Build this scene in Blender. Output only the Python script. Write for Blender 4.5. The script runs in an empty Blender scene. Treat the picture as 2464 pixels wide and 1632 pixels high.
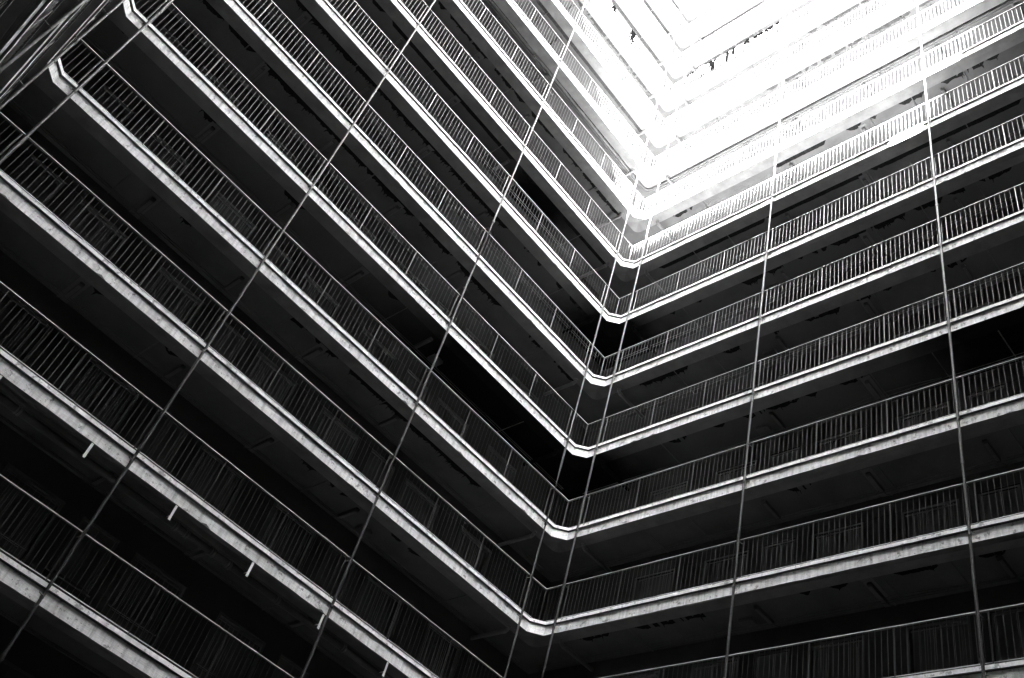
import bpy, bmesh, math, random
from mathutils import Vector, Matrix

# ------------------------------------------------------------------ camera, light, exposure
S = bpy.context.scene
COL = S.collection
CAM = Vector((15.593, -14.538, -11.355))
ROT = ((0.73357, 0.63621, 0.23898), (-0.34002, 0.64804, -0.68149), (-0.58844, 0.41867, 0.69171))
FPX = 2378.4                                   # focal length in pixels of the 2464 wide photograph
cd = bpy.data.cameras.new("camera")
cd.sensor_fit = 'HORIZONTAL'; cd.sensor_width = 36.0; cd.lens = FPX / 2464 * 36
cd.clip_start = 0.05; cd.clip_end = 2000
co = bpy.data.objects.new("camera", cd); COL.objects.link(co)
m = Matrix.Identity(4)
for i in range(3):
    m[i][0] = ROT[0][i]; m[i][1] = -ROT[1][i]; m[i][2] = -ROT[2][i]; m[i][3] = CAM[i]
co.matrix_world = m
S.camera = co

SUN_EL, SUN_AZ = math.radians(51.6), math.radians(-54)    # azimuth measured from +X towards +Y (direction TO the sun)
SKY_STRENGTH, SUN_STRENGTH, EXPOSURE = 0.10, 5.0, 7.35
W = bpy.data.worlds.new("World"); S.world = W; W.use_nodes = True
nt = W.node_tree; nt.nodes.clear()
sky = nt.nodes.new('ShaderNodeTexSky'); sky.sky_type = 'NISHITA'; sky.sun_disc = False
sky.sun_elevation = SUN_EL; sky.sun_rotation = math.pi / 2 - SUN_AZ
bw = nt.nodes.new('ShaderNodeRGBToBW')          # the photograph is black and white
bg = nt.nodes.new('ShaderNodeBackground'); bg.inputs['Strength'].default_value = SKY_STRENGTH
wo = nt.nodes.new('ShaderNodeOutputWorld')
nt.links.new(sky.outputs[0], bw.inputs[0]); nt.links.new(bw.outputs[0], bg.inputs[0]); nt.links.new(bg.outputs[0], wo.inputs[0])
sd = bpy.data.lights.new("sun", 'SUN'); sd.energy = SUN_STRENGTH; sd.angle = math.radians(0.5); sd.color = (1, 1, 1)
so = bpy.data.objects.new("sun", sd); COL.objects.link(so)
tosun = Vector((math.cos(SUN_EL) * math.cos(SUN_AZ), math.cos(SUN_EL) * math.sin(SUN_AZ), math.sin(SUN_EL)))
so.rotation_euler = tosun.to_track_quat('Z', 'Y').to_euler(); so.location = (30, -30, 60)
S.view_settings.view_transform = 'Standard'; S.view_settings.look = 'None'
S.view_settings.exposure = EXPOSURE; S.view_settings.gamma = 1.0
S.cycles.max_bounces = 16; S.cycles.diffuse_bounces = 10

# ------------------------------------------------------------------ measures (metres)
H = 2.7                       # storey
L = 15.661                    # court depth (left side length)
WID = 20.46                   # court width (back side length)
CH = 0.283                    # chamfer of the court corners
KMIN, KMAX = -4, 14           # decks; deck 0 is the lowest one seen at the corner crease
BEAM, DROP, TOPB = 0.38, 0.12, 0.238
DEPTH = 1.5                   # corridor depth
COPE0, COPE1 = 0.262, 0.34
RAILT, RAILB = 1.34, 0.41
GROUND = KMIN * H - 2.1
R = random.Random(7)

# ------------------------------------------------------------------ materials
def mat(name, base, rough=0.8, metal=0.0, var=0.0, scale=3.0, streak=None, specks=0.0, bump=0.0, spec=0.3, dirt=None, soot=None):
    mt = bpy.data.materials.new(name); mt.use_nodes = True
    n = mt.node_tree; b = n.nodes['Principled BSDF']
    b.inputs['Roughness'].default_value = rough; b.inputs['Metallic'].default_value = metal
    b.inputs['Specular IOR Level'].default_value = spec
    b.inputs['Base Color'].default_value = (base, base, base, 1)
    if not (var or specks or bump or streak): return mt
    tc = n.nodes.new('ShaderNodeTexCoord'); mp = n.nodes.new('ShaderNodeMapping')
    n.links.new(tc.outputs['Object'], mp.inputs[0])
    def noise(sc, det=6, stretch=None, rgh=0.6):
        t = n.nodes.new('ShaderNodeTexNoise'); t.inputs['Scale'].default_value = sc
        t.inputs['Detail'].default_value = det; t.inputs['Roughness'].default_value = rgh
        if stretch:
            q = n.nodes.new('ShaderNodeMapping'); q.inputs['Scale'].default_value = stretch
            n.links.new(tc.outputs['Object'], q.inputs[0]); n.links.new(q.outputs[0], t.inputs['Vector'])
        else: n.links.new(mp.outputs[0], t.inputs['Vector'])
        return t.outputs['Fac']
    def ramp(sock, p0, p1, v0, v1):
        r = n.nodes.new('ShaderNodeMapRange'); r.inputs['From Min'].default_value = p0; r.inputs['From Max'].default_value = p1
        r.inputs['To Min'].default_value = v0; r.inputs['To Max'].default_value = v1
        n.links.new(sock, r.inputs['Value']); return r.outputs[0]
    def mul(a, b2):
        q = n.nodes.new('ShaderNodeMath'); q.operation = 'MULTIPLY'; n.links.new(a, q.inputs[0])
        if isinstance(b2, float): q.inputs[1].default_value = b2
        else: n.links.new(b2, q.inputs[1])
        return q.outputs[0]
    v = ramp(noise(scale), 0.3, 0.7, base * (1 - var), base * (1 + var))
    if streak:                                          # trowel and drip marks
        v = mul(v, ramp(noise(1.0, 5, streak[0]), 0.35, 0.65, 1 - streak[1], 1 + streak[1] * 0.5))
        v = mul(v, ramp(noise(1.0, 4, streak[2]), 0.3, 0.55, 1 - streak[3], 1.0))
    if dirt:                                            # soot patches with their own outline
        v = mul(v, ramp(noise(dirt[0], 8, None, 0.7), dirt[1], dirt[1] + 0.05, 1.0 - dirt[2], 1.0))
    if specks:
        vo = n.nodes.new('ShaderNodeTexVoronoi'); vo.inputs['Scale'].default_value = 9
        n.links.new(mp.outputs[0], vo.inputs['Vector'])
        v = mul(v, ramp(vo.outputs['Distance'], 0.05, 0.085, 1 - specks, 1.0))
    if soot:                                            # smoke blackened stretch of a soffit: (axis, [(a, b, c, d)]) black between b and c
        sp = n.nodes.new('ShaderNodeSeparateXYZ'); n.links.new(tc.outputs['Object'], sp.inputs[0])
        wob = ramp(noise(0.9, 5), 0.2, 0.8, -0.5, 0.5); ad = n.nodes.new('ShaderNodeMath'); ad.operation = 'ADD'
        n.links.new(sp.outputs[soot[0]], ad.inputs[0]); n.links.new(wob, ad.inputs[1])
        for a0, b0, c0, d0 in soot[1]:
            mx = n.nodes.new('ShaderNodeMath'); mx.operation = 'MAXIMUM'
            n.links.new(ramp(ad.outputs[0], a0, b0, 1.0, 0.06), mx.inputs[0]); n.links.new(ramp(ad.outputs[0], c0, d0, 0.06, 1.0), mx.inputs[1])
            v = mul(v, mx.outputs[0])
    n.links.new(v, b.inputs['Base Color'])
    if bump:
        bp = n.nodes.new('ShaderNodeBump'); bp.inputs['Strength'].default_value = bump; bp.inputs['Distance'].default_value = 0.02
        n.links.new(noise(14, 8), bp.inputs['Height']); n.links.new(bp.outputs[0], b.inputs['Normal'])
    return mt

M = dict(
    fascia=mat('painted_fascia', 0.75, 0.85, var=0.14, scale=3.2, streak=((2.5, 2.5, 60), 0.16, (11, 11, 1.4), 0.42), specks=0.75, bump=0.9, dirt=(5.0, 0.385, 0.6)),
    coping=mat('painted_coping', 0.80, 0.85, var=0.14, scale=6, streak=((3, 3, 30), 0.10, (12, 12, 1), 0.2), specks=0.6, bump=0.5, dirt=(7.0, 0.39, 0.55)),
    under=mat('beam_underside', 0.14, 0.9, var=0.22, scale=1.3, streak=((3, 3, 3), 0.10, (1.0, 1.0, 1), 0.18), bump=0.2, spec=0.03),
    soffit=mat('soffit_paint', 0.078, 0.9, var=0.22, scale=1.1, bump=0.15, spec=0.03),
    peel=mat('bare_soffit', 0.010, 0.95, var=0.4, scale=9, bump=0.5, spec=0.03),
    peel_glow=mat('bare_soffit_glow', 0.028, 0.95, var=0.4, scale=9, bump=0.5),  # lighter copy of the flaked soffit, the high decks' glow put into its colour
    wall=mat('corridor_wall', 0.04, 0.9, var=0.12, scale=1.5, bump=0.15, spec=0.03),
    floor=mat('corridor_floor', 0.15, 0.8, var=0.15, scale=2, spec=0.03),
    steel=mat('galvanised_bar', 0.085, 0.40, metal=0.9, var=0.12, scale=14, specks=0.15),
    rail=mat('skylit_rail', 0.5, 0.45, var=0.15, scale=14, specks=0.15),  # paler than the bars: sky light caught by the rail edges, as colour
    pole=mat('galvanised_pole', 0.07, 0.45, metal=0.75, var=0.25, scale=22, specks=0.45),
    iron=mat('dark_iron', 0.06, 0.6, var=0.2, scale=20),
    pvc=mat('drain_pipe_paint', 0.10, 0.6, var=0.15, scale=6),
    duct=mat('service_pipe', 0.05, 0.55, var=0.2, scale=5),
    lampb=mat('lamp_housing', 0.035, 0.6, var=0.1, scale=8),
    lampd=mat('lamp_diffuser', 0.07, 0.4, var=0.1, scale=8),
    plate=mat('lamp_plate', 0.085, 0.7, var=0.1, scale=8),
    cable=mat('black_cable', 0.03, 0.6, var=0.1, scale=8),
    door=mat('door_leaf', 0.055, 0.6, var=0.15, scale=3),
    gate=mat('gate_steel', 0.08, 0.5, var=0.15, scale=12),
    frame=mat('window_frame', 0.06, 0.6, var=0.1, scale=8),
    pane=mat('window_pane', 0.035, 0.45, var=0.1, scale=3, spec=0.5),
    strap=mat('white_strap', 0.72, 0.6, var=0.1, scale=9),
    dark=mat('bounce_cut_dark', 0.05, 0.9, var=0.1, spec=0.03),  # dark finish added to unseen decks to cut bounced light
    ground=mat('court_ground', 0.03, 0.9, var=0.2, scale=1.2, bump=0.2, spec=0.03),
    roof=mat('roof_screed', 0.2, 0.9, var=0.15, scale=1),
    cloth1=mat('pale_cloth', 0.5, 0.9, var=0.1, scale=5), cloth2=mat('dark_cloth', 0.0015, 0.9, var=0.2, scale=5, spec=0.0),
)

SOOT = {('left', 2): (1, [(-8.5, -5.0, 5, 6)]), ('right', 2): (0, [(-5, -4, 0.6, 2.8), (7.6, 10.2, 40, 41)]),
        ('left', 4): (1, [(-2.4, -0.6, 5, 6)]), ('right', 4): (0, [(-5, -4, 0.5, 2.2)]), ('left', 5): (1, [(-6.6, -4.4, -3.2, -1.2)])}
for (sd_, k_), so_ in SOOT.items():
    key = 'soot_%s_%d' % (sd_, k_)
    M[key] = mat('sooted_soffit', 0.075, 0.9, var=0.10, scale=1.0, bump=0.15, spec=0.03, soot=so_)
    M[key + 'b'] = mat('sooted_beam', 0.14, 0.9, var=0.22, scale=1.3, bump=0.2, spec=0.03, soot=so_) if k_ != 5 else M['under']
# ------------------------------------------------------------------ object helpers
def link(o, parent=None):
    COL.objects.link(o)
    if parent: o.parent = parent
    return o
def mesh_of(name, bm, ms, smooth=False):
    bmesh.ops.recalc_face_normals(bm, faces=bm.faces)
    me = bpy.data.meshes.new(name); bm.to_mesh(me); bm.free()
    for q in (ms if isinstance(ms, (list, tuple)) else [ms]): me.materials.append(M[q])
    if smooth:
        for p in me.polygons: p.use_smooth = True
    return me
def obj(name, bm, ms, parent=None, smooth=False):
    return link(bpy.data.objects.new(name, mesh_of(name, bm, ms, smooth)), parent)
def inst(name, me, parent, loc, rz=0.0):
    o = bpy.data.objects.new(name, me); o.location = loc; o.rotation_euler = (0, 0, rz); return link(o, parent)
def thing(name, label, cat, loc=(0, 0, 0), rz=0.0, group=None):
    o = bpy.data.objects.new(name, None); o.location = loc; o.rotation_euler = (0, 0, rz); o.empty_display_size = 0.2
    link(o); o['label'] = label; o['category'] = cat
    if group: o['group'] = group
    return o
def tag(o, label, cat, group=None):
    o['label'] = label; o['category'] = cat
    if group: o['group'] = group
    return o
def box(bm, x0, x1, y0, y1, z0, z1, mi=0, skip=()):
    v = [bm.verts.new((x, y, z)) for z in (z0, z1) for y in (y0, y1) for x in (x0, x1)]
    F = dict(b=(0, 2, 3, 1), t=(4, 5, 7, 6), f=(0, 1, 5, 4), k=(2, 6, 7, 3), l=(0, 4, 6, 2), r=(1, 3, 7, 5))
    for k, q in F.items():
        if k in skip: continue
        bm.faces.new([v[i] for i in q]).material_index = mi
def prism(bm, poly, z0, z1, mside=0, mbot=0, mtop=0, jit=None):
    n = len(poly)
    lo = [bm.verts.new((p[0], p[1], z0 + (jit(i) if jit else 0))) for i, p in enumerate(poly)]
    hi = [bm.verts.new((p[0], p[1], z1)) for p in poly]
    for i in range(n):
        f = bm.faces.new((lo[i], lo[(i + 1) % n], hi[(i + 1) % n], hi[i])); f.material_index = mside[i] if isinstance(mside, list) else mside
    bm.faces.new(lo[::-1]).material_index = mbot; bm.faces.new(hi).material_index = mtop
def tube(bm, pts, r, seg=8, mi=0, caps=True):
    pts = [Vector(p) for p in pts]; rings = []
    for i, p in enumerate(pts):
        a = pts[min(i + 1, len(pts) - 1)] - pts[max(i - 1, 0)]
        a.normalize()
        u = a.cross(Vector((0, 0, 1)))
        if u.length < 1e-3: u = a.cross(Vector((1, 0, 0)))
        u.normalize(); w = a.cross(u)
        rings.append([bm.verts.new(p + (u * math.cos(2 * math.pi * j / seg) + w * math.sin(2 * math.pi * j / seg)) * r) for j in range(seg)])
    for a, b in zip(rings, rings[1:]):
        for j in range(seg):
            bm.faces.new((a[j], a[(j + 1) % seg], b[(j + 1) % seg], b[j])).material_index = mi
    if caps:                                            # caps on their own vertices so smooth sides stay straight
        for rg in (rings[0][::-1], rings[-1]): bm.faces.new([bm.verts.new(v.co) for v in rg]).material_index = mi

# Each side of the court has local axes: s runs along the court edge, d runs inward (away from the court).
# left: s = -y (0 at the corner crease), d = -x ; right: s = x, d = y ; near: s = x, d = -(y+L) ; far: s = -y, d = x-WID
SIDES = dict(
    left=dict(len=L, f=lambda s, d: (-d, -s)), right=dict(len=WID, f=lambda s, d: (s, d)),
    near=dict(len=WID, f=lambda s, d: (s, -L - d)), far=dict(len=L, f=lambda s, d: (WID + d, -s)))
def P3(side, s, d, z):
    x, y = SIDES[side]['f'](s, d); return (x, y, z)
def project(p):
    v = Vector(p) - CAM
    c = [sum(ROT[i][j] * v[j] for j in range(3)) for i in range(3)]
    if c[2] <= 0.05: return None
    return 1232 + FPX * c[0] / c[2], 816 + FPX * c[1] / c[2], c[2]
def seen(p, mg=20):
    q = project(p); return bool(q) and -mg < q[0] < 2464 + mg and -mg < q[1] < 1632 + mg

ORD = ['lowest', 'second', 'third', 'fourth', 'fifth', 'sixth', 'seventh', 'eighth', 'ninth', 'tenth', 'eleventh', 'twelfth', 'thirteenth', 'fourteenth', 'fifteenth']
def shortdeck(k):
    return {-3: 'third unbent', -2: 'bottommost', -1: 'one below lowest bend'}.get(k) or ORD[k]
def deckname(k):
    if k == -3: return 'three decks below the lowest corner bend'
    if k == -2: return 'two decks below the lowest corner bend'
    if k == -1: return 'one deck below the lowest corner bend'
    return (ORD[k] + ' deck up from the bottom corner bend') if k else 'lowest deck with a corner bend'

# ------------------------------------------------------------------ setting
bm = bmesh.new(); g = 60
prism(bm, [(-g, -g), (g + WID, -g), (g + WID, g), (-g, g)], GROUND - 0.5, GROUND)
o = obj('ground', bm, 'ground'); o['kind'] = 'structure'

# ------------------------------------------------------------------ the four sides of the building
def box_sd(bm, side, s0, s1, d0, d1, z0, z1, mi=0):
    pts = [SIDES[side]['f'](a, b) for a, b in ((s0, d0), (s1, d0), (s1, d1), (s0, d1))]
    prism(bm, pts, z0, z1, mi, mi, mi)

def gallery_bm(side, fine, k):
    n = SIDES[side]['len']; f = SIDES[side]['f']; rr = 0.22; rnd = random.Random(k * 31 + len(side))
    outer = [(CH / 2, -CH / 2), (CH, 0)]
    step = 0.12 if fine else 4.0
    q = CH + step
    while q < n - CH - step * 0.5: outer.append((q, 0)); q += step
    outer += [(n - CH, 0), (n - CH / 2, -CH / 2)]
    def arc(cx, sgn):
        c = (cx + sgn * (-BEAM + rr), BEAM - rr); return [(c[0] - sgn * rr * math.sin(a), c[1] + rr * math.cos(a)) for a in [math.pi / 4 * t / 4 for t in range(5)]]
    a0 = arc(0, 1)[::-1]; a1 = arc(n, -1)
    inner = a1[::-1] + a0[::-1]
    poly = outer + inner
    no = len(outer)
    # mild unevenness of the lower arris, with a few broken lumps
    w = [0.0] * len(poly)
    if fine:
        lv = 0
        for i in range(2, no - 2):
            lv = lv * 0.6 + rnd.uniform(-1, 1) * (0.0042 if k < 2 else 0.0022)
            w[i] = lv + (rnd.uniform(0.015, 0.05) if rnd.random() < 0.022 else 0)
    bm = bmesh.new()
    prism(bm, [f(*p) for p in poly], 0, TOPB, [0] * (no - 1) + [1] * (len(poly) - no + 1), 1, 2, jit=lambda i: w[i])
    prism(bm, [f(*p) for p in ((-0.06, 0.06), (n + 0.06, 0.06), (n + 0.3, 0.3), (-0.3, 0.3))], TOPB - 0.01, COPE0 + 0.01, 1, 1, 2)
    # floor slab behind the beam
    prism(bm, [f(*p) for p in ((-0.2, 0.2), (n + 0.2, 0.2), (n + DEPTH + 0.3, DEPTH + 0.3), (-DEPTH - 0.3, DEPTH + 0.3))], DROP, 0.2345, 3, 3, 2)
    return bm
def coping_bm(side, fine, k):
    n = SIDES[side]['len']; f = SIDES[side]['f']; ov = 0.032; t = ov * math.tan(math.pi / 8); rnd = random.Random(k * 17 + len(side))
    a = ov / math.sqrt(2)
    outer = [(CH / 2 + a, -CH / 2 - a), (CH + t, -ov)]
    step = 0.15 if fine else 4.0
    q = CH + step
    while q < n - CH - step: outer.append((q, -ov + (rnd.uniform(-0.004, 0.004) if fine else 0))); q += step
    outer += [(n - CH - t, -ov), (n - CH / 2 - a, -CH / 2 - a)]
    inner = [(n + 0.09, 0.09), (-0.09, 0.09)]
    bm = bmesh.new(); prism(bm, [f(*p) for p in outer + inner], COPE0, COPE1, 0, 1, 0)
    return bm

SIDE_LABEL = dict(
    left='long left side of the apartment block with stacked open galleries running diagonally',
    right='right side of the apartment block with stacked galleries, blown out white at the top',
    near='dark side of the block cut off in the top left corner, seen from below',
    far='unseen far side of the court to the right, height shaped for the sunlight')
OPEN0, OPENW, OPENH = 0.0, 1.2, 2.06
def openings(side):
    """(kind, s0, s1) along the corridor wall; flats come in mirrored pairs every 4.8 m"""
    n = SIDES[side]['len']; out = []; j = -1
    off = 7.85 if side in ('right', 'near') else 7.2
    while True:
        c = off + (j - 1) * 4.8
        if c - 1.7 > n: break
        for s0, s1, kd in ((c - 1.65, c - 0.45, 'gate'), (c + 0.38, c + 1.58, 'gate'), (c + 1.95, c + 2.75, 'window')):
            if s0 > 0.3 and s1 < n - 0.3: out.append((kd, s0, s1))
        j += 1
    return sorted(out, key=lambda t: t[1])

def add_openings(side, k, wing):
    zf = k * H + 0.235
    for kd, s0, s1 in openings(side):
        if not seen(P3(side, (s0 + s1) / 2, DEPTH, zf + 1.6), 60): continue
        if kd == 'gate':
            bm = bmesh.new()                                       # leaf set back in its recess
            box_sd(bm, side, s0 + 0.06, s1 - 0.06, DEPTH + 0.13, DEPTH + 0.17, zf + 0.02, zf + OPENH - 0.06)
            for a, b in ((0.15, 0.85), (1.0, 1.9)):
                box_sd(bm, side, s0 + 0.2, s1 - 0.2, DEPTH + 0.115, DEPTH + 0.129, zf + a, zf + b)
            d = obj('door', bm, 'door', wing)
            bm = bmesh.new()
            for a, b, z0, z1 in ((s0, s0 + 0.055, 0, OPENH), (s1 - 0.055, s1, 0, OPENH), (s0 + 0.055, s1 - 0.055, OPENH - 0.055, OPENH)):
                box_sd(bm, side, a, b, DEPTH + 0.005, DEPTH + 0.09, zf + z0, zf + z1)
            obj('frame', bm, 'frame', d)
            bm = bmesh.new()
            q = s0 + 0.11
            while q < s1 - 0.08:
                box_sd(bm, side, q, q + 0.014, DEPTH + 0.03, DEPTH + 0.044, zf + 0.03, zf + OPENH - 0.06); q += 0.105
            for z in (0.1, 1.0, 1.95): box_sd(bm, side, s0 + 0.056, s1 - 0.056, DEPTH + 0.045, DEPTH + 0.06, zf + z, zf + z + 0.04)
            obj('gate', bm, 'gate', d)
        else:
            w = None; bm = bmesh.new(); z0, z1 = zf + 0.95, zf + OPENH
            for a, b, c0, c1 in ((s0, s1, z0, z0 + 0.05), (s0, s1, z1 - 0.05, z1), (s0, s0 + 0.05, z0 + 0.05, z1 - 0.05), (s1 - 0.05, s1, z0 + 0.05, z1 - 0.05), ((s0 + s1) / 2 - 0.02, (s0 + s1) / 2 + 0.02, z0 + 0.05, z1 - 0.05)):
                box_sd(bm, side, a, b, DEPTH + 0.02, DEPTH + 0.08, c0, c1)
            w = obj('window', bm, 'frame', wing)
            bm = bmesh.new(); box_sd(bm, side, s0 + 0.051, s1 - 0.051, DEPTH + 0.045, DEPTH + 0.055, z0 + 0.051, z1 - 0.051)
            obj('pane', bm, 'pane', w)
            bm = bmesh.new(); box_sd(bm, side, s0 - 0.05, s1 + 0.05, DEPTH - 0.05, DEPTH + 0.019, z0 - 0.05, z0 - 0.002)
            obj('sill', bm, 'wall', w)

def wall_bm(side, k):
    """corridor wall of one storey with real openings, a shallow lintel band and a dark backing"""
    n = SIDES[side]['len']; zf, zt = k * H + 0.236, (k + 1) * H + DROP - 0.001
    bm = bmesh.new(); q = -DEPTH
    cuts = openings(side)
    for kd, s0, s1 in cuts:
        box_sd(bm, side, q, s0, DEPTH, DEPTH + 0.18, zf, zf + OPENH)
        if kd == 'window': box_sd(bm, side, s0, s1, DEPTH, DEPTH + 0.18, zf, zf + 0.95)
        q = s1
    box_sd(bm, side, q, n + DEPTH, DEPTH, DEPTH + 0.18, zf, zf + OPENH)
    box_sd(bm, side, -DEPTH, n + DEPTH, DEPTH - 0.003, DEPTH + 0.183, zf + OPENH, zt)
    box_sd(bm, side, -DEPTH - 0.1, n + DEPTH + 0.1, DEPTH + 0.22, DEPTH + 0.3, zf, zt)
    return bm

WINGS = {}
for side in SIDES:
    wing = thing('apartment_wing', SIDE_LABEL[side], 'building', (0, 0, 0)); WINGS[side] = wing
    top = KMAX - (1 if side == 'far' else 0)  # unseen far side blocks the sun, kept lower to tune the lit area
    for k in range(KMIN, top + 1):
        fine = side in ('left', 'right') and -3 <= k <= 12 or side == 'near' and -3 <= k <= 3
        sk = 'soot_%s_%d' % (side, k)
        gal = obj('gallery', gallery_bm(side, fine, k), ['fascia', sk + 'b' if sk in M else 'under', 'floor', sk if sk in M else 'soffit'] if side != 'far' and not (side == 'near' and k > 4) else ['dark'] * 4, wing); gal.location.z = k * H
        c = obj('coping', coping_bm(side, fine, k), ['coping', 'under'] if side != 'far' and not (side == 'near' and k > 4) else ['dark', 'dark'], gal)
        if k < top:
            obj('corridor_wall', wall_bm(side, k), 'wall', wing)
            if side in ('left', 'right') and -3 <= k <= 8 or side == 'near' and -2 <= k <= 2: add_openings(side, k, wing)
    bm = bmesh.new(); n = SIDES[side]['len']; f = SIDES[side]['f']
    prism(bm, [f(*p) for p in ((-0.1, 0.1), (n + 0.1, 0.1), (n + 9, 9), (-9, 9))], top * H + 0.24, top * H + 0.36)
    prism(bm, [f(*p) for p in ((-0.02, 0.02), (n + 0.02, 0.02), (n + 0.2, 0.2), (-0.2, 0.2))], top * H + 0.36, top * H + 1.3)
    obj('roof', bm, 'roof', wing)
    bm = bmesh.new()                                                # the flats behind the corridor wall
    prism(bm, [f(*p) for p in ((-DEPTH - 0.3, DEPTH + 0.31), (n + DEPTH + 0.3, DEPTH + 0.31), (n + 9, 9), (-9, 9))], GROUND, top * H + 0.239)
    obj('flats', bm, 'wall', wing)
    bm = bmesh.new()
    for t in range(int(n // 4.8) + 1):
        s = 0.3 + t * 4.8
        box_sd(bm, side, s - 0.15, s + 0.15, DEPTH - 0.2, DEPTH + 0.31, GROUND, KMIN * H + 0.13)
    obj('ground_columns', bm, 'wall', wing)

# ------------------------------------------------------------------ flaked paint along the inner edge of the beams
# (zoom tile origin, points) read from the photograph; side and deck follow from where the line falls on a soffit
def unproj(x, y, side, z):
    d = Vector(((x - 1232) / FPX, (y - 816) / FPX, 1.0))
    w = Vector([sum(ROT[i][j] * d[i] for i in range(3)) for j in range(3)])
    t = (z - CAM.z) / w.z; p = CAM + w * t
    return (-p.y, -p.x) if side == 'left' else (p.x, p.y)
PL = [((616, 0), (330, 0, 1760, 1568), 2), ((616, 0), (60, 610, 1000, 1568), 2), ((616, 408), (990, 0, 1440, 450), 2), ((616, 408), (1480, 490, 1800, 810), 2),
      ((616, 408), (1830, 850, 2260, 1270), 2), ((616, 0), (1040, 0, 1175, 135), 0), ((616, 0), (1230, 210, 2367, 1500), 0), ((616, 0), (1650, 20, 1740, 110), 1),
      ((616, 0), (1760, 150, 2110, 570), 1), ((616, 0), (2170, 630, 2367, 850), 1), ((1232, 0), (0, 840, 100, 970), 1), ((1232, 0), (150, 1040, 370, 1300), 1),
      ((1232, 0), (430, 1390, 610, 1568), 1), ((616, 0), (2140, 0, 2367, 280), 1), ((1232, 0), (0, 260, 120, 420), 1), ((1232, 0), (390, 740, 420, 790), 1),
      ((1232, 0), (480, 870, 910, 1390), 1), ((1232, 0), (190, 0, 1320, 1410), 0), ((1232, 0), (580, 0, 1260, 880), 1), ((1232, 0), (1280, 900, 1330, 970), 1),
      ((1232, 0), (900, 0, 1340, 570), 0), ((1232, 0), (1380, 630, 1480, 760), 1), ((1232, 0), (1200, 0, 1560, 500), 0), ((1232, 0), (1450, 0, 1620, 215), 0),
      ((0, 0), (1840, 0, 2050, 200), 2), ((0, 0), (2080, 250, 2340, 510), 2), ((0, 0), (990, 210, 1110, 350), 2), ((0, 0), (1830, 1060, 1960, 1170), 2),
      ((616, 408), (1770, 0, 2310, 560), 2), ((1232, 408), (80, 0, 210, 160), 1), ((1232, 408), (430, 440, 1000, 1070), 0), ((1232, 408), (610, 0, 980, 460), 1),
      ((1232, 408), (1060, 560, 1130, 630), 1), ((1232, 408), (80, 710, 140, 780), 1), ((1232, 408), (210, 850, 270, 920), 1), ((1232, 408), (390, 1040, 460, 1120), 1),
      ((1232, 408), (510, 1180, 680, 1370), 1), ((1232, 816), (60, 0, 260, 100), 1), ((1232, 816), (340, 200, 560, 400), 1), ((1232, 816), (670, 520, 800, 620), 1),
      ((616, 816), (820, 300, 1400, 780), 2), ((616, 816), (1400, 780, 2050, 1380), 2), ((616, 816), (500, 0, 720, 200), 2), ((0, 408), (1640, 470, 1730, 550), 2),
      ((0, 408), (820, 1110, 930, 1190), 2), ((0, 816), (1480, 90, 1610, 190), 1), ((616, 1224), (1190, 230, 1480, 460), 1), ((616, 816), (380, 1130, 520, 1240), 2),
      ((616, 408), (210, 210, 420, 400), 2), ((616, 408), (1180, 1140, 1290, 1230), 1), ((616, 408), (240, 1360, 420, 1520), 1), ((616, 816), (620, 1340, 820, 1470), 1)]
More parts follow.
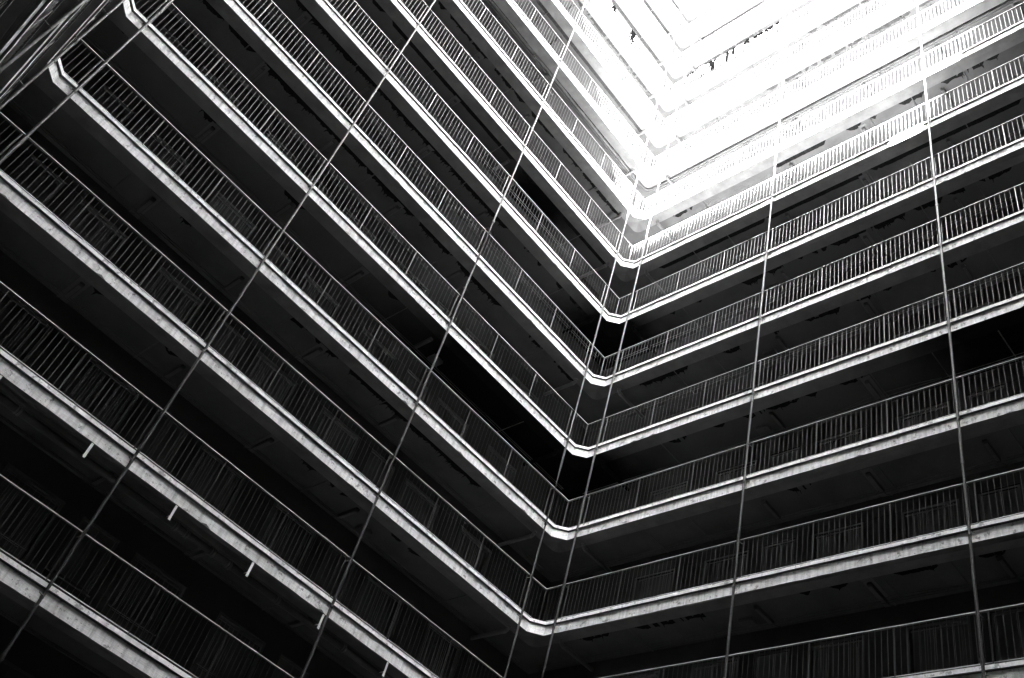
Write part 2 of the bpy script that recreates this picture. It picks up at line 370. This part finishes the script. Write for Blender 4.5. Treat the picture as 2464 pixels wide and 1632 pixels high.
PR = [((1848, 0), (1390, 90, 1580, 0), 1), ((1848, 0), (940, 340, 1370, 110), 1), ((1848, 0), (410, 630, 890, 370), 1), ((1848, 0), (150, 770, 400, 640), 1),
      ((1848, 0), (0, 850, 120, 800), 1), ((1848, 0), (370, 320, 480, 280), 1), ((1848, 0), (500, 250, 940, 10), 1), ((1848, 0), (1720, 300, 2180, 60), 0),
      ((1848, 0), (1540, 390, 1680, 330), 1), ((1848, 0), (1440, 440, 1500, 420), 1), ((1848, 0), (1210, 570, 1340, 510), 1), ((1848, 0), (980, 680, 1160, 600), 1),
      ((1848, 0), (700, 840, 930, 720), 1), ((1848, 0), (120, 1140, 700, 850), 1), ((1848, 0), (2240, 30, 2330, 0), 1), ((1848, 0), (1620, 800, 1840, 690), 1),
      ((1848, 0), (1860, 680, 2020, 600), 1), ((1848, 0), (2030, 590, 2170, 530), 1), ((1848, 0), (1230, 1000, 1470, 880), 1), ((1848, 0), (960, 1120, 1040, 1100), 1),
      ((1848, 0), (740, 1230, 890, 1160), 1), ((1848, 0), (70, 1568, 560, 1330), 0), ((1848, 0), (1000, 1568, 2367, 950), 0), ((1848, 408), (0, 460, 900, 55), 0),
      ((1848, 408), (960, 20, 1050, -20), 0), ((1232, 408), (1380, 930, 2367, 480), 0), ((1848, 408), (0, 970, 160, 910), 1), ((1848, 408), (290, 840, 350, 830), 1),
      ((1848, 408), (410, 790, 570, 730), 1), ((1848, 408), (590, 710, 930, 570), 2), ((1848, 408), (960, 550, 1290, 420), 2), ((1848, 408), (1350, 380, 1630, 270), 2),
      ((1848, 408), (1670, 240, 1870, 170), 1), ((1848, 408), (1960, 120, 2280, 0), 1), ((1232, 408), (2140, 1070, 2367, 980), 2), ((1232, 408), (1480, 1350, 1530, 1330), 1),
      ((1232, 408), (1720, 1240, 1770, 1220), 1), ((1848, 408), (40, 1540, 110, 1520), 1), ((1848, 408), (360, 1420, 700, 1300), 1), ((1848, 408), (830, 1230, 980, 1180), 1),
      ((1848, 408), (1080, 1140, 1170, 1110), 1), ((1848, 408), (1520, 970, 1580, 950), 1), ((1848, 408), (1640, 920, 1870, 840), 1), ((1232, 816), (1200, 440, 1650, 270), 2),
      ((1232, 816), (1980, 160, 2140, 90), 1), ((1232, 816), (1480, 980, 1650, 930), 1), ((1232, 816), (1890, 840, 2000, 800), 1), ((1232, 816), (2160, 750, 2367, 680), 1),
      ((1848, 816), (0, 670, 310, 580), 1), ((1848, 816), (370, 550, 490, 520), 1), ((1848, 816), (680, 440, 910, 370), 1), ((1848, 816), (200, 1420, 430, 1360), 1),
      ((1848, 1224), (310, 800, 420, 790), 1), ((1848, 1224), (600, 760, 770, 720), 1), ((1848, 1224), (1190, 630, 1610, 540), 1), ((1848, 1224), (1940, 460, 2220, 400), 1),
      ((1232, 1224), (1170, 1130, 1850, 990), 1), ((1232, 1224), (660, 1235, 940, 1180), 1), ((1232, 408), (1230, 590, 1360, 540), 1), ((1232, 408), (1510, 460, 1700, 370), 1),
      ((1232, 408), (1070, 1060, 1230, 995), 1), ((1232, 0), (1680, 420, 2367, 60), 0), ((1232, 0), (1700, 640, 1860, 560), 1), ((1232, 0), (1860, 560, 2367, 300), 1)]
STRIPS = {}
for side, lst in (('left', PL), ('right', PR)):
    for (tx, ty), (x0, y0, x1, y1), st in lst:
        a = (tx + x0 / 3.842, ty + y0 / 3.842); b = (tx + x1 / 3.842, ty + y1 / 3.842); best = None
        for k in range(-3, KMAX):
            z = k * H + DROP; pa, pb = unproj(*a, side, z), unproj(*b, side, z)
            e = abs((pa[1] + pb[1]) / 2 - 0.5)
            if best is None or e < best[0]: best = (e, k, min(pa[0], pb[0]), max(pa[0], pb[0]))
        if best[0] < 0.6: STRIPS.setdefault((side, best[1]), []).append((best[2], best[3], st))
for k in range(11, KMAX):
    for side in ('left', 'right'): STRIPS.setdefault((side, k), [(1.5, 4.2, 0), (4.6, 9.0, 1)])
for (side, k), lst in STRIPS.items():
    n = SIDES[side]['len']
    for ip, (s0, s1, st) in enumerate(lst):
        bm = bmesh.new(); rnd = random.Random(k * 7 + len(side) + ip * 101)
        s0 = max(0.4, s0); s1 = min(n - 0.4, s1); q = s0; z = -0.005; prev = None; wv = 0.0
        wid = 0.13 if st == 0 else 0.11
        vis = BEAM + DROP / max(0.5, (k * H - CAM.z) / 15.0)
        while q < s1:
            e = min(1.0, (q - s0) / 0.12, (s1 - q) / 0.12)
            wv = wv * 0.75 + rnd.uniform(-1, 1) * (0.006 if st == 0 else 0.022)
            w = wid + wv + (rnd.uniform(0.0, 0.05) if st == 2 else 0)
            dd = vis + max(0.0, w) * max(0.15, e)
            d0 = 0.33 if st != 1 or rnd.random() < 0.8 else vis + rnd.uniform(0, 0.05)
            if st == 1 and rnd.random() < 0.05: prev = None; q += rnd.uniform(0.03, 0.1); continue
            cur = (bm.verts.new(P3(side, q, d0, DROP + z)), bm.verts.new(P3(side, q, dd, DROP + z)))
            if prev: bm.faces.new((prev[0], cur[0], cur[1], prev[1]))
            prev = cur
            if st == 2 and rnd.random() < 0.22 or st == 1 and rnd.random() < 0.07:          # a curl of paint hanging down
                t = rnd.uniform(0.02, 0.05); ln = rnd.uniform(0.03, 0.11); lean = rnd.uniform(-0.05, 0.05)
                bm.faces.new([bm.verts.new(P3(side, *p)) for p in ((q, dd - 0.02, DROP + z - 0.001), (q + t, dd - 0.02, DROP + z - 0.001), (q + t / 2 + lean, dd + ln, DROP - ln * rnd.uniform(0.2, 0.7)))])
            q += rnd.uniform(0.025, 0.055)
        if len(bm.faces): o = obj('peeling_paint', bm, 'peel' if k < 8 else 'peel_glow', WINGS[side]); o.location.z = k * H
        else: bm.free()
# ------------------------------------------------------------------ railings
PITCH = 1.6
POST0 = 0.69
def unit_cyl(name, r, h, ms, seg=6):
    bm = bmesh.new(); tube(bm, [(0, 0, 0), (0, 0, h)], r, seg); return mesh_of(name, bm, ms, seg > 6)
BAL = unit_cyl('baluster', 0.0052, RAILT - RAILB - 0.01, 'steel')
POST = unit_cyl('post', 0.016, RAILT - COPE1 + 0.01, 'steel', 10)
RD = 0.03                                            # how far the railing stands back from the edge
def flat_rail(side, z0, z1, hw, n):
    f = SIDES[side]['f']; bm = bmesh.new()
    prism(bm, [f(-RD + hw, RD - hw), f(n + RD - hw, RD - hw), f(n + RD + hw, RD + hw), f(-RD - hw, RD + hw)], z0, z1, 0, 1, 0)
    return bm
def railing(side, k):
    n = SIDES[side]['len']; z = k * H
    where = dict(left='left side', right='right side', near='dark near side')[side]
    t = thing('railing', 'steel railing with upright bars, %s, %s' % (where, deckname(k)), 'railing', (0, 0, z), group='gallery railings')
    obj('top_rail', flat_rail(side, RAILT - 0.012, RAILT + 0.006, 0.026, n), ['rail', 'iron'], t)  # dark underside: shade beneath the handrail put into its colour
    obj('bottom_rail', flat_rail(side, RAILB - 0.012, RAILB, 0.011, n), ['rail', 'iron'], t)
    posts = []; s = POST0
    while s < n - 0.3: posts.append(s); s += PITCH
    posts = [-0.03] + posts
    for s in posts:
        if side != 'right' and s < 0: continue
        inst('post', POST, t, P3(side, s, RD, COPE1 - 0.02))
    bs = []; s = POST0 - 7 * PITCH / 14
    for p in posts:
        base = p if p > 0 else POST0 - PITCH
        for j in range(1, 14):
            q = base + j * PITCH / 14
            if 0.03 < q < n - 0.03 and not (p < 0 and q > POST0 - 0.03): bs.append(q)
    vis, rest = [], []
    for q in bs:
        a, b = P3(side, q, RD, z + RAILB), P3(side, q, RD, z + RAILT)
        (vis if seen(a, 5) or seen(b, 5) else rest).append(q)
    vis.sort(key=lambda q: (Vector(P3(side, q, RD, z + 0.9)) - CAM).length)
    rest += vis[100:]; vis = vis[:100]
    for q in vis:
        o = inst('baluster', BAL, t, P3(side, q, RD, RAILB - 0.004))
        if R.random() < 0.06: o.rotation_euler = (R.uniform(-0.012, 0.012), R.uniform(-0.012, 0.012), 0)
    if rest:
        bm = bmesh.new()
        for q in rest: tube(bm, [P3(side, q, RD, RAILB - 0.004), P3(side, q, RD, RAILT - 0.014)], 0.0052, 6)
        o = obj('balusters', bm, 'steel', t); o['kind'] = 'stuff'
for k in range(-3, 13):
    for side in ('left', 'right'):
        if side == 'right' and k == -3: continue
        railing(side, k)
for k in range(-2, 3): railing('near', k)

# ------------------------------------------------------------------ standing poles tied to the decks
POLES = [('left', 0.663, 'left of the two poles at the corner bend'), ('left', 5.445, 'pole crossing the middle of the left side'),
         ('left', 10.23, 'long slanting pole across the left side, ending at the lower left'), ('left', 15.01, 'pole at the far left end, beside the cut corner'),
         ('right', 0.659, 'right of the two poles at the corner bend'), ('right', 5.439, 'pole across the middle of the right side, fading into white above'),
         ('right', 10.171, 'rightmost pole, close to the right edge'), ('near', 1.077, 'first pole of the dark near side at the upper left'),
         ('near', 5.355, 'dark thick looking pole nearest the top left corner')]
OFF = -0.10
for side, s, what in POLES:
    t = thing('pole', 'thin grey galvanised ' + ('pole, the ' if not what.startswith(('pole', 'long', 'first', 'dark', 'right', )) or what.startswith('right of') else '') + what, 'pole', P3(side, s, OFF, GROUND), group='standing poles')
    bm = bmesh.new(); pts = []; rnd = random.Random(int(s * 100)); top = KMAX * H + 1.5; z = GROUND
    while z <= top:
        pts.append((rnd.uniform(-0.0015, 0.0015), rnd.uniform(-0.0015, 0.0015), z - GROUND)); z += 1.35
    tube(bm, pts, 0.028, 12); obj('tube', bm, 'pole', t, True)
    bm = bmesh.new(); z = GROUND + rnd.uniform(1.5, 3)
    while z < top: tube(bm, [(0, 0, z - GROUND), (0, 0, z - GROUND + 0.09)], 0.038, 12); z += 4.05
    obj('couplings', bm, 'pole', t, True)
    for k in range(KMIN + 1, KMAX + 1):
        if not (seen(P3(side, s, OFF, k * H), 60)): continue
        z = k * H - GROUND
        def l3(ds, dd, zz):
            a = P3(side, s + ds, OFF + dd, 0); b = P3(side, s, OFF, 0); return (a[0] - b[0], a[1] - b[1], zz)
        bm = bmesh.new()                       # arm to the railing post
        tube(bm, [l3(0.0, 0.0, z + 1.22), l3(0.03, 0.13, z + 1.22)], 0.011, 6)
        tube(bm, [l3(-0.035, 0, z + 1.2), l3(0.035, 0, z + 1.2)], 0.02, 6)
        obj('tie_arm', bm, 'iron', t)
        bm = bmesh.new()                       # hook let into the fascia
        tube(bm, [l3(0.0, -0.032, z + 0.10), l3(0.045, -0.01, z + 0.115), l3(0.06, 0.04, z + 0.15), l3(0.05, 0.10, z + 0.19)], 0.0095, 6)
        tube(bm, [l3(0.0, 0, z + 0.07), l3(0.0, 0, z + 0.13)], 0.033, 10)
        obj('hook', bm, 'iron', t)

# ------------------------------------------------------------------ ceiling lights, conduits, boxes
def lamp_meshes(side):
    f = SIDES[side]['f']
    def bx(bm, s0, s1, d0, d1, z0, z1):
        a, b = f(s0, d0), f(s1, d1); o0 = f(0, 0)
        box(bm, min(a[0], b[0]) - o0[0], max(a[0], b[0]) - o0[0], min(a[1], b[1]) - o0[1], max(a[1], b[1]) - o0[1], z0, z1)
    h = bmesh.new(); bx(h, -0.05, 0.05, 0.0, 0.66, -0.075, 0.0)
    bmesh.ops.bevel(h, geom=h.edges[:], offset=0.012, segments=2, affect='EDGES')
    d = bmesh.new(); bx(d, -0.034, 0.034, 0.05, 0.61, -0.088, -0.0755)
    p = bmesh.new(); bx(p, -0.115, 0.115, -0.09, 0.95, -0.012, 0.0)
    return mesh_of('housing', h, 'lampb'), mesh_of('diffuser', d, 'lampd'), mesh_of('plate', p, 'plate')
LAMPS = dict(left=((5.35, 0), (7.85, 1), (10.2, 0), (12.6, 1)), right=((5.5, 0), (7.95, 1), (10.35, 0), (12.7, 1)))
for side in LAMPS:
    hm, dm, pm = lamp_meshes(side)
    for k in range(-1, 11):
        for i, (s, pl) in enumerate(LAMPS[side]):
            if not seen(P3(side, s, 0.8, k * H + DROP), 0) or (k == 2 and side == 'right' and s > 9): continue
            nth = ['nearest corner', 'second from corner', 'third from corner', 'fourth from corner'][i]
            t = thing('ceiling_light', 'ceiling light %s plate, %s under %s deck, %s' % ('on pale' if pl else 'without', side, shortdeck(k), nth), 'ceiling light', P3(side, s, 0.62, k * H + DROP - (0.012 if pl else 0.0005)), group='ceiling lights under the galleries')
            inst('housing', hm, t, (0, 0, 0)); inst('diffuser', dm, t, (0, 0, 0))
            if pl: inst('plate', pm, t, (0, 0, 0.0115))
            bm = bmesh.new(); a = P3(side, 0, 0, 0)
            def q3(ds, dd, z):
                b = P3(side, ds, dd, 0); return (b[0] - a[0], b[1] - a[1], z)
            tube(bm, [q3(0.02, 0.64, -0.04), q3(0.02, 0.78, -0.03), q3(0.12, 0.88, -0.02)], 0.009, 6)
            obj('flex', bm, 'cable', t)
for side in ('left', 'right'):
    n = SIDES[side]['len']
    for k in range(-2, 12):
        rnd = random.Random(k * 5 + len(side)); z = DROP
        bm = bmesh.new()
        ks = [2.3, 3.6] + [8.2, 10.9] if k % 2 else [2.3, 8.2, 9.5, 11.0]
        if side == 'left': ks = [1.9, 5.9, 8.9, 13.2] if k % 2 else [1.9, 6.4, 10.9]
        for s in ks:
            s += rnd.uniform(-0.08, 0.08)
            tube(bm, [P3(side, s, 0.34, z - 0.014), P3(side, s, 0.9, z - 0.014), P3(side, s, DEPTH - 0.002, z - 0.014)], 0.013, 6)
        pts = [[], []]; s = -0.9
        while s < n + 0.6:
            for j, d in enumerate((1.29, 1.36)): pts[j].append(P3(side, s, d + rnd.uniform(-0.004, 0.004), z - 0.017 - rnd.uniform(0, 0.004)))
            s += 1.2
        for p in pts: tube(bm, p, 0.011, 6)
        if side == 'right' and k in (-1, 0, 2):                  # a slack cable
            p = [P3(side, 7.0 + j * 0.3, 1.25 - 0.16 * math.sin(j / 8 * math.pi), z - 0.03 - 0.06 * math.sin(j / 8 * math.pi)) for j in range(9)]
            tube(bm, p, 0.008, 6)
        o = obj('conduits', bm, 'iron', WINGS[side], True); o.location.z = k * H
        for s in ((5.05,) if side == 'right' else (4.75,)):
            if k in (0, 2, 3, 4, 5, 6, 7):
                bm = bmesh.new(); box_sd(bm, side, s - 0.17, s + 0.17, 0.95, 1.22, z - 0.09, z - 0.0005)
                bmesh.ops.bevel(bm, geom=bm.edges[:], offset=0.01, segments=1, affect='EDGES')
                o = obj('junction_box', bm, 'iron', WINGS[side]); o.location.z = k * H

# ------------------------------------------------------------------ drain pipes beside the corner bend
def drain(side, k, name):
    t = thing('drain_pipe', 'drain pipe just %s of the corner bend, crossing beneath the %s deck' % (side, shortdeck(k)), 'pipe', P3(side, 0.6, 0.3, k * H), group='drain pipes by the corner bend')
    a = P3(side, 0.6, 0.3, 0)
    def q3(ds, dd, z):
        b = P3(side, 0.6 + ds, 0.3 + dd, 0); return (b[0] - a[0], b[1] - a[1], z)
    bm = bmesh.new()
    tube(bm, [q3(0, 0, 0.02), q3(0, 0.0, -0.05), q3(0, 0.03, -0.09), q3(0, 0.1, -0.105), q3(0, 0.6, -0.1), q3(0, 1.19, -0.09)], 0.05, 12)
    obj('pipe', bm, 'pvc' if k not in (2, 4) else 'peel', t, True)
    bm = bmesh.new(); tube(bm, [q3(0, 0, -0.002), q3(0, 0, -0.035)], 0.066, 12); tube(bm, [q3(0, 0.07, -0.103), q3(0, 0.13, -0.105)], 0.059, 12)
    obj('collar', bm, 'pvc' if k not in (2, 4) else 'peel', t, True)
for k in range(-1, 12):
    for side in ('left', 'right'): drain(side, k, '')

# ------------------------------------------------------------------ service pipes
def hpipe(label, pts, r, k, straps, mt='duct'):
    t = thing('service_pipe', label, 'pipe', (0, 0, k * H))
    bm = bmesh.new(); tube(bm, pts, r, 14); obj('pipe', bm, mt, t, True)
    return t
k7 = 7
for side in ('left', 'right'):
    n = SIDES[side]['len']; d0 = 0.46; zc = -0.03
    pts = [P3(side, n - 0.5, d0, zc)] + [P3(side, s, d0, zc) for s in (12, 9, 6, 3, 0.2)] + [P3(side, -0.15, d0 - 0.02, zc), P3(side, -0.32, 0.40, zc), P3(side, -0.37, 0.37, zc)]
    t = hpipe('dark horizontal pipe hung under the eighth deck up the bend, %s side' % side, pts, 0.062, k7, None)
    for s in (1.4, 3.8, 6.2, 8.6, 11.0, 13.4):
        if s > n - 0.6: continue
        bm = bmesh.new()
        pr = [P3(side, s, d0 + 0.075 * math.cos(a), zc + 0.075 * math.sin(a)) for a in [math.pi * (0.1 - i * 0.12) for i in range(11)]]
        tube(bm, pr, 0.016, 6); tube(bm, [P3(side, s, d0 - 0.075, zc), P3(side, s, d0 - 0.09, 0.0)], 0.014, 6); tube(bm, [P3(side, s, d0 + 0.075, zc), P3(side, s, d0 + 0.08, DROP)], 0.014, 6)
        obj('bracket', bm, 'iron', t)
    bm = bmesh.new(); tube(bm, [P3(side, s, d0 + 0.14, DROP - 0.03) for s in (0.1, 4, 8, n - 0.6)], 0.02, 8)
    obj('thin_pipe', bm, 'pvc', t, True)
t = hpipe('thick dark pipe with coupling rings slung below the left deck just under the lowest bend', [P3('left', s, 0.24, -0.2) for s in (1.0, 5, 9, 15.2)], 0.07, -1, None)
bm = bmesh.new()
for s in (8.55, 8.8, 7.95, 7.55, 6.35, 12.1, 4.6):
    tube(bm, [P3('left', s, 0.24, -0.2), P3('left', s + 0.035, 0.24, -0.2)], 0.088, 14); tube(bm, [P3('left', s + 0.06, 0.24, -0.2), P3('left', s + 0.085, 0.24, -0.2)], 0.088, 14)
obj('coupling_rings', bm, 'pvc', t, True)
for s in (12.72, 10.91, 9.09, 7.28, 5.47, 3.68, 1.9):
    bm = bmesh.new(); box_sd(bm, 'left', s - 0.024, s + 0.024, 0.008, 0.016, -0.31, -0.004)
    box_sd(bm, 'left', s - 0.006, s + 0.006, 0.0165, 0.24, -0.205, -0.2)
    obj('strap', bm, 'strap', t)

# ------------------------------------------------------------------ washing on the high right deck
k = 9
rc = random.Random(5)
ORDN = ['first', 'second', 'third', 'fourth', 'fifth', 'sixth', 'seventh', 'eighth', 'ninth', 'tenth', 'eleventh', 'twelfth']
CLOTHS = [('right', 1.0, 0.5, 0.16, 'cloth2', 'flat dark cloth'), ('right', 1.55, 0.4, 0.3, 'cloth1', 'pale towel'), ('right', 1.95, 0.2, 0.6, 'cloth2', 'dark slim trousers'),
          ('right', 2.2, 0.13, 0.8, 'cloth2', 'dark narrow garment'), ('right', 2.45, 0.3, 0.7, 'cloth1', 'pale shirt'), ('right', 2.75, 0.12, 0.85, 'cloth2', 'dark hanging strip'),
          ('right', 3.0, 0.16, 0.6, 'cloth2', 'dark sleeve'), ('right', 3.3, 0.34, 0.7, 'cloth1', 'pale sheet'), ('right', 3.65, 0.24, 0.35, 'cloth2', 'dark vest'),
          ('right', 4.1, 0.4, 0.18, 'cloth2', 'dark folded towel'), ('right', 4.6, 0.3, 0.3, 'cloth2', 'dark shorts'), ('right', 5.0, 0.2, 0.25, 'cloth2', 'small dark rag'),
          ('left', 2.9, 0.3, 0.7, 'cloth2', 'dark torn looking cloth'), ('left', 4.2, 0.3, 0.3, 'cloth2', 'small dark cloth')]
for i, (side, s, w, hgt, mt, what) in enumerate(CLOTHS):
    bm = bmesh.new(); rnd = random.Random(i); nx, nz = 8, 8; vv = {}; tilt = rnd.uniform(-0.15, 0.15); z0 = RAILT - 0.3 + rnd.uniform(-0.1, 0.1)
    for a in range(nx + 1):
        for b in range(nz + 1):
            fl = 0.04 * math.sin(a * 1.7 + i) * b / nz
            edge = (rnd.uniform(-0.06, 0.06) if b == nz else 0)
            pinch = 1 - 0.35 * math.sin(math.pi * b / nz + i)
            vv[a, b] = bm.verts.new(P3(side, s + (a / nx - 0.5) * w * pinch + tilt * b / nz, -0.16 + fl, z0 - hgt * b / nz + edge))
    for a in range(nx):
        for b in range(nz): bm.faces.new((vv[a, b], vv[a + 1, b], vv[a + 1, b + 1], vv[a, b + 1]))
    bmesh.ops.solidify(bm, geom=bm.faces[:], thickness=0.008)
    tube(bm, [P3(side, s, 0.03, z0 + 0.02), P3(side, s, -0.18, z0 + 0.02)], 0.006, 6)
    o = obj('hanging_cloth', bm, mt, None, True); o.location.z = k * H
    tag(o, ('%s hanging over the high right railing, %s from the corner' % (what, ORDN[i])) if side == 'right' else '%s hanging over the high left railing' % what, 'laundry', 'washing on the high railings')
